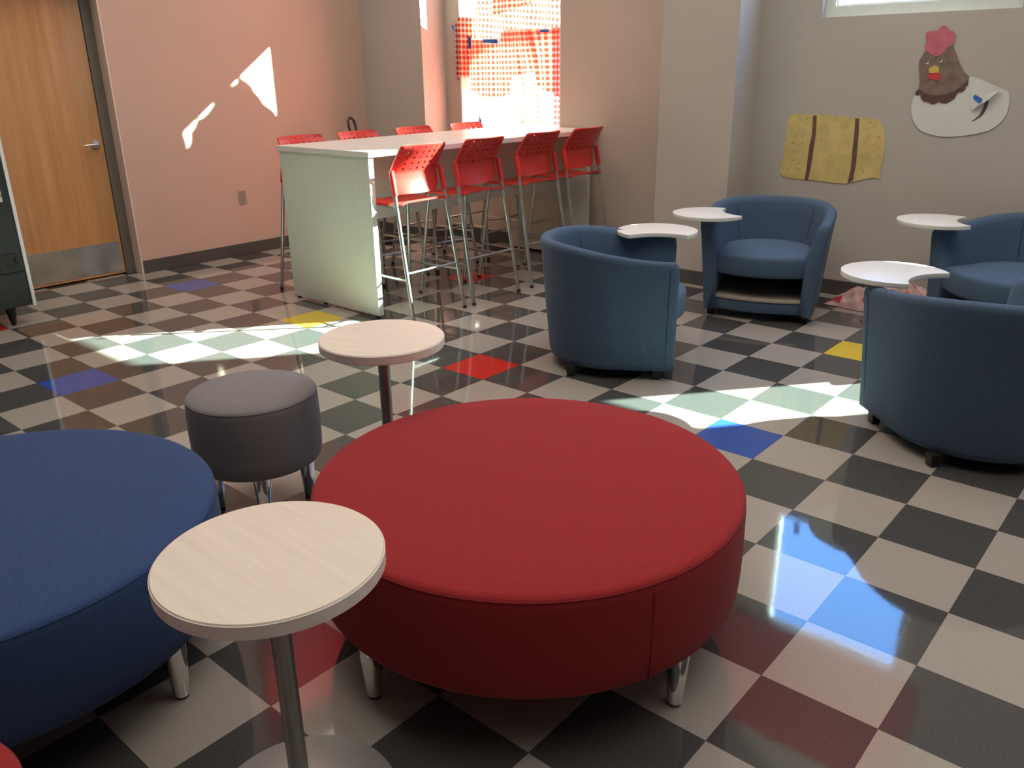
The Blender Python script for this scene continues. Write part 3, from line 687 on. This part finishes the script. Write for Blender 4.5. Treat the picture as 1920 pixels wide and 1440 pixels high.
# valance over the high window on the poster wall, with a side drape
g=[]
for i in range(61):
    a=i/60; x=lerp(-2.04,-.36,a); row=[]
    for j in range(13):
        b=j/12; z=lerp(2.90+.02*math.sin(x*11),4.05,b); row.append((x,BY-.03-.018*math.sin(x*34)*(1.2-b),z,x*1.2,z))
    g.append(row)
cloth('red_valance',M['red_cloth'],g,'red cloth valance hung above the high window on the poster wall',cat='curtain')
g=[]
for i in range(31):
    a=i/30; y=lerp(2.15,3.25,a); row=[]
    for j in range(9): z=lerp(4.0,5.3,j/8); row.append((LW+.03+.012*math.sin(y*22),y,z,y,z))
    g.append(row)
cloth('hanging_banner',M['red_cloth'],g,'red cloth banner hung high on the left wall above the bar',cat='banner')
# painter's tape pieces
def tape(label,pts):
    m=MB(); m.add(pts,[(0,1,2,3)]); o=m.build('painter_tape',M['tape'],None); tag(o,label,'tape',group="blue tape pieces on the windows")
    return o
tape('blue tape holding the upper gingham cloth to the window jamb',[(-5.115,4.414,1.925),(-5.075,4.400,1.88),(-5.035,4.430,1.865),(-5.045,4.425,1.905)])
tape('upright blue tape at the left corner of the lower gingham cloth',[(-5.005,4.520,1.72),(-4.97,4.520,1.72),(-4.972,4.520,1.82),(-5.007,4.520,1.83)])
tape('flat blue tape at the middle of the lower gingham cloth',[(-4.80,4.492,1.765),(-4.62,4.492,1.752),(-4.62,4.492,1.79),(-4.80,4.492,1.795)])
tape('blue tape at the right top of the lower gingham cloth',[(-4.15,4.492,1.83),(-4.05,4.492,1.825),(-4.03,4.492,1.845),(-4.13,4.492,1.85)])
tape('blue tape low on the gingham cloth just above a red stool back',[(-4.90,4.520,1.075),(-4.86,4.520,1.07),(-4.88,4.520,1.12),(-4.895,4.520,1.15)])
tape('blue tape on the glass of the high window over the poster wall',[(-1.48,4.474,1.93),(-1.44,4.474,1.93),(-1.44,4.474,2.04),(-1.48,4.474,2.04)])

# ------------------------------------------------------------------ light
sun=bpy.data.lights.new('sun','SUN'); sun.energy=SUN_E; sun.angle=math.radians(.6); sun.color=(.76,1,.87)
so=bpy.data.objects.new('sun',sun); link(so)
so.rotation_euler=Vector((-.63,-.78,-.563)).to_track_quat('-Z','Y').to_euler()
def area(name,loc,aim,sx,sy,e,c=(1,1,1),portal=False,spread=PI):
    l=bpy.data.lights.new(name,'AREA'); l.shape='RECTANGLE'; l.size=sx; l.size_y=sy; l.energy=e; l.color=c; l.spread=spread
    o=bpy.data.objects.new(name,l); link(o); o.location=loc; o.rotation_euler=Vector(aim).to_track_quat('-Z','Y').to_euler()
    if portal: l.cycles.is_portal=True
    return o
area('ceiling_fill',(-1.2,1.6,CZ-.05),(0,0,-1),9.4,5.4,CEIL_E,(1,.93,.86),spread=math.radians(140))  # ceiling-wide fill panel added for soft overhead light, not a fixture
area('ceiling_fill_rear',(-.5,-3.2,CZ-.05),(0,0,-1),7,3.0,CEIL_E*.05,(1,.92,.84),spread=math.radians(150))  # weak fill added behind the camera, not a fixture
def spot(name,loc,aim,e,ang):
    l=bpy.data.lights.new(name,'SPOT'); l.energy=e; l.spot_size=math.radians(ang); l.spot_blend=.5; l.shadow_soft_size=.06; l.color=(1,.93,.85)
    o=bpy.data.objects.new(name,l); link(o); o.location=loc; o.rotation_euler=(Vector(aim)-Vector(loc)).to_track_quat('-Z','Y').to_euler()
spot('added_banner_spot',(-4.2,2.7,5.45),(LW,2.7,4.65),330,34)  # spot added so the banner shows red in the floor
spot('added_valance_spot',(-1.2,2.6,5.35),(-1.2,BY,3.55),210,40)  # spot added to brighten the valance's floor reflection
for W in (W1,W2,W3): area('window_portal',((W[0]+W[1])/2,4.86,(W[2]+W[3])/2),(0,-1,0),W[1]-W[0],W[3]-W[2],1,portal=True)
wd=bpy.data.worlds.new('sky'); sc.world=wd; wd.use_nodes=True; nt=wd.node_tree
bg=nt.nodes['Background']; tc=nt.nodes.new('ShaderNodeTexCoord'); sp=nt.nodes.new('ShaderNodeSeparateXYZ'); nt.links.new(tc.outputs['Generated'],sp.inputs[0])
rp=nt.nodes.new('ShaderNodeValToRGB'); nt.links.new(sp.outputs[2],rp.inputs[0])
e=rp.color_ramp.elements; e[0].position=.0; e[0].color=(.75,.85,1,1); e[1].position=.45; e[1].color=(.13,.36,.88,1)
k=e.new(.15); k.color=(.55,.75,1,1)
nt.links.new(rp.outputs[0],bg.inputs[0]); bg.inputs[1].default_value=SKY_E

# ------------------------------------------------------------------ camera
P=(6.97962088e-01,-1.49764299,1.52543505); yaw,pitch,roll,F=2.28662841,-.358777535,-.0147432215,1566.12755
f=Vector((math.cos(yaw)*math.cos(pitch),math.sin(yaw)*math.cos(pitch),math.sin(pitch))); r=Vector((math.sin(yaw),-math.cos(yaw),0)); u=r.cross(f)
c_,s_=math.cos(roll),math.sin(roll); r2=c_*r+s_*u; u2=-s_*r+c_*u
cam=bpy.data.cameras.new('camera'); cam.sensor_width=36; cam.sensor_fit='HORIZONTAL'; cam.lens=F/1920*36; cam.clip_start=.02
co=bpy.data.objects.new('camera',cam); link(co)
co.matrix_world=Matrix(((r2.x,u2.x,-f.x,P[0]),(r2.y,u2.y,-f.y,P[1]),(r2.z,u2.z,-f.z,P[2]),(0,0,0,1)))
sc.camera=co
sc.view_settings.view_transform='Standard'; sc.view_settings.look='None'; sc.view_settings.exposure=0
sc.cycles.max_bounces=10; sc.cycles.diffuse_bounces=5; sc.cycles.glossy_bounces=5; sc.cycles.transparent_max_bounces=12; sc.cycles.sample_clamp_indirect=8
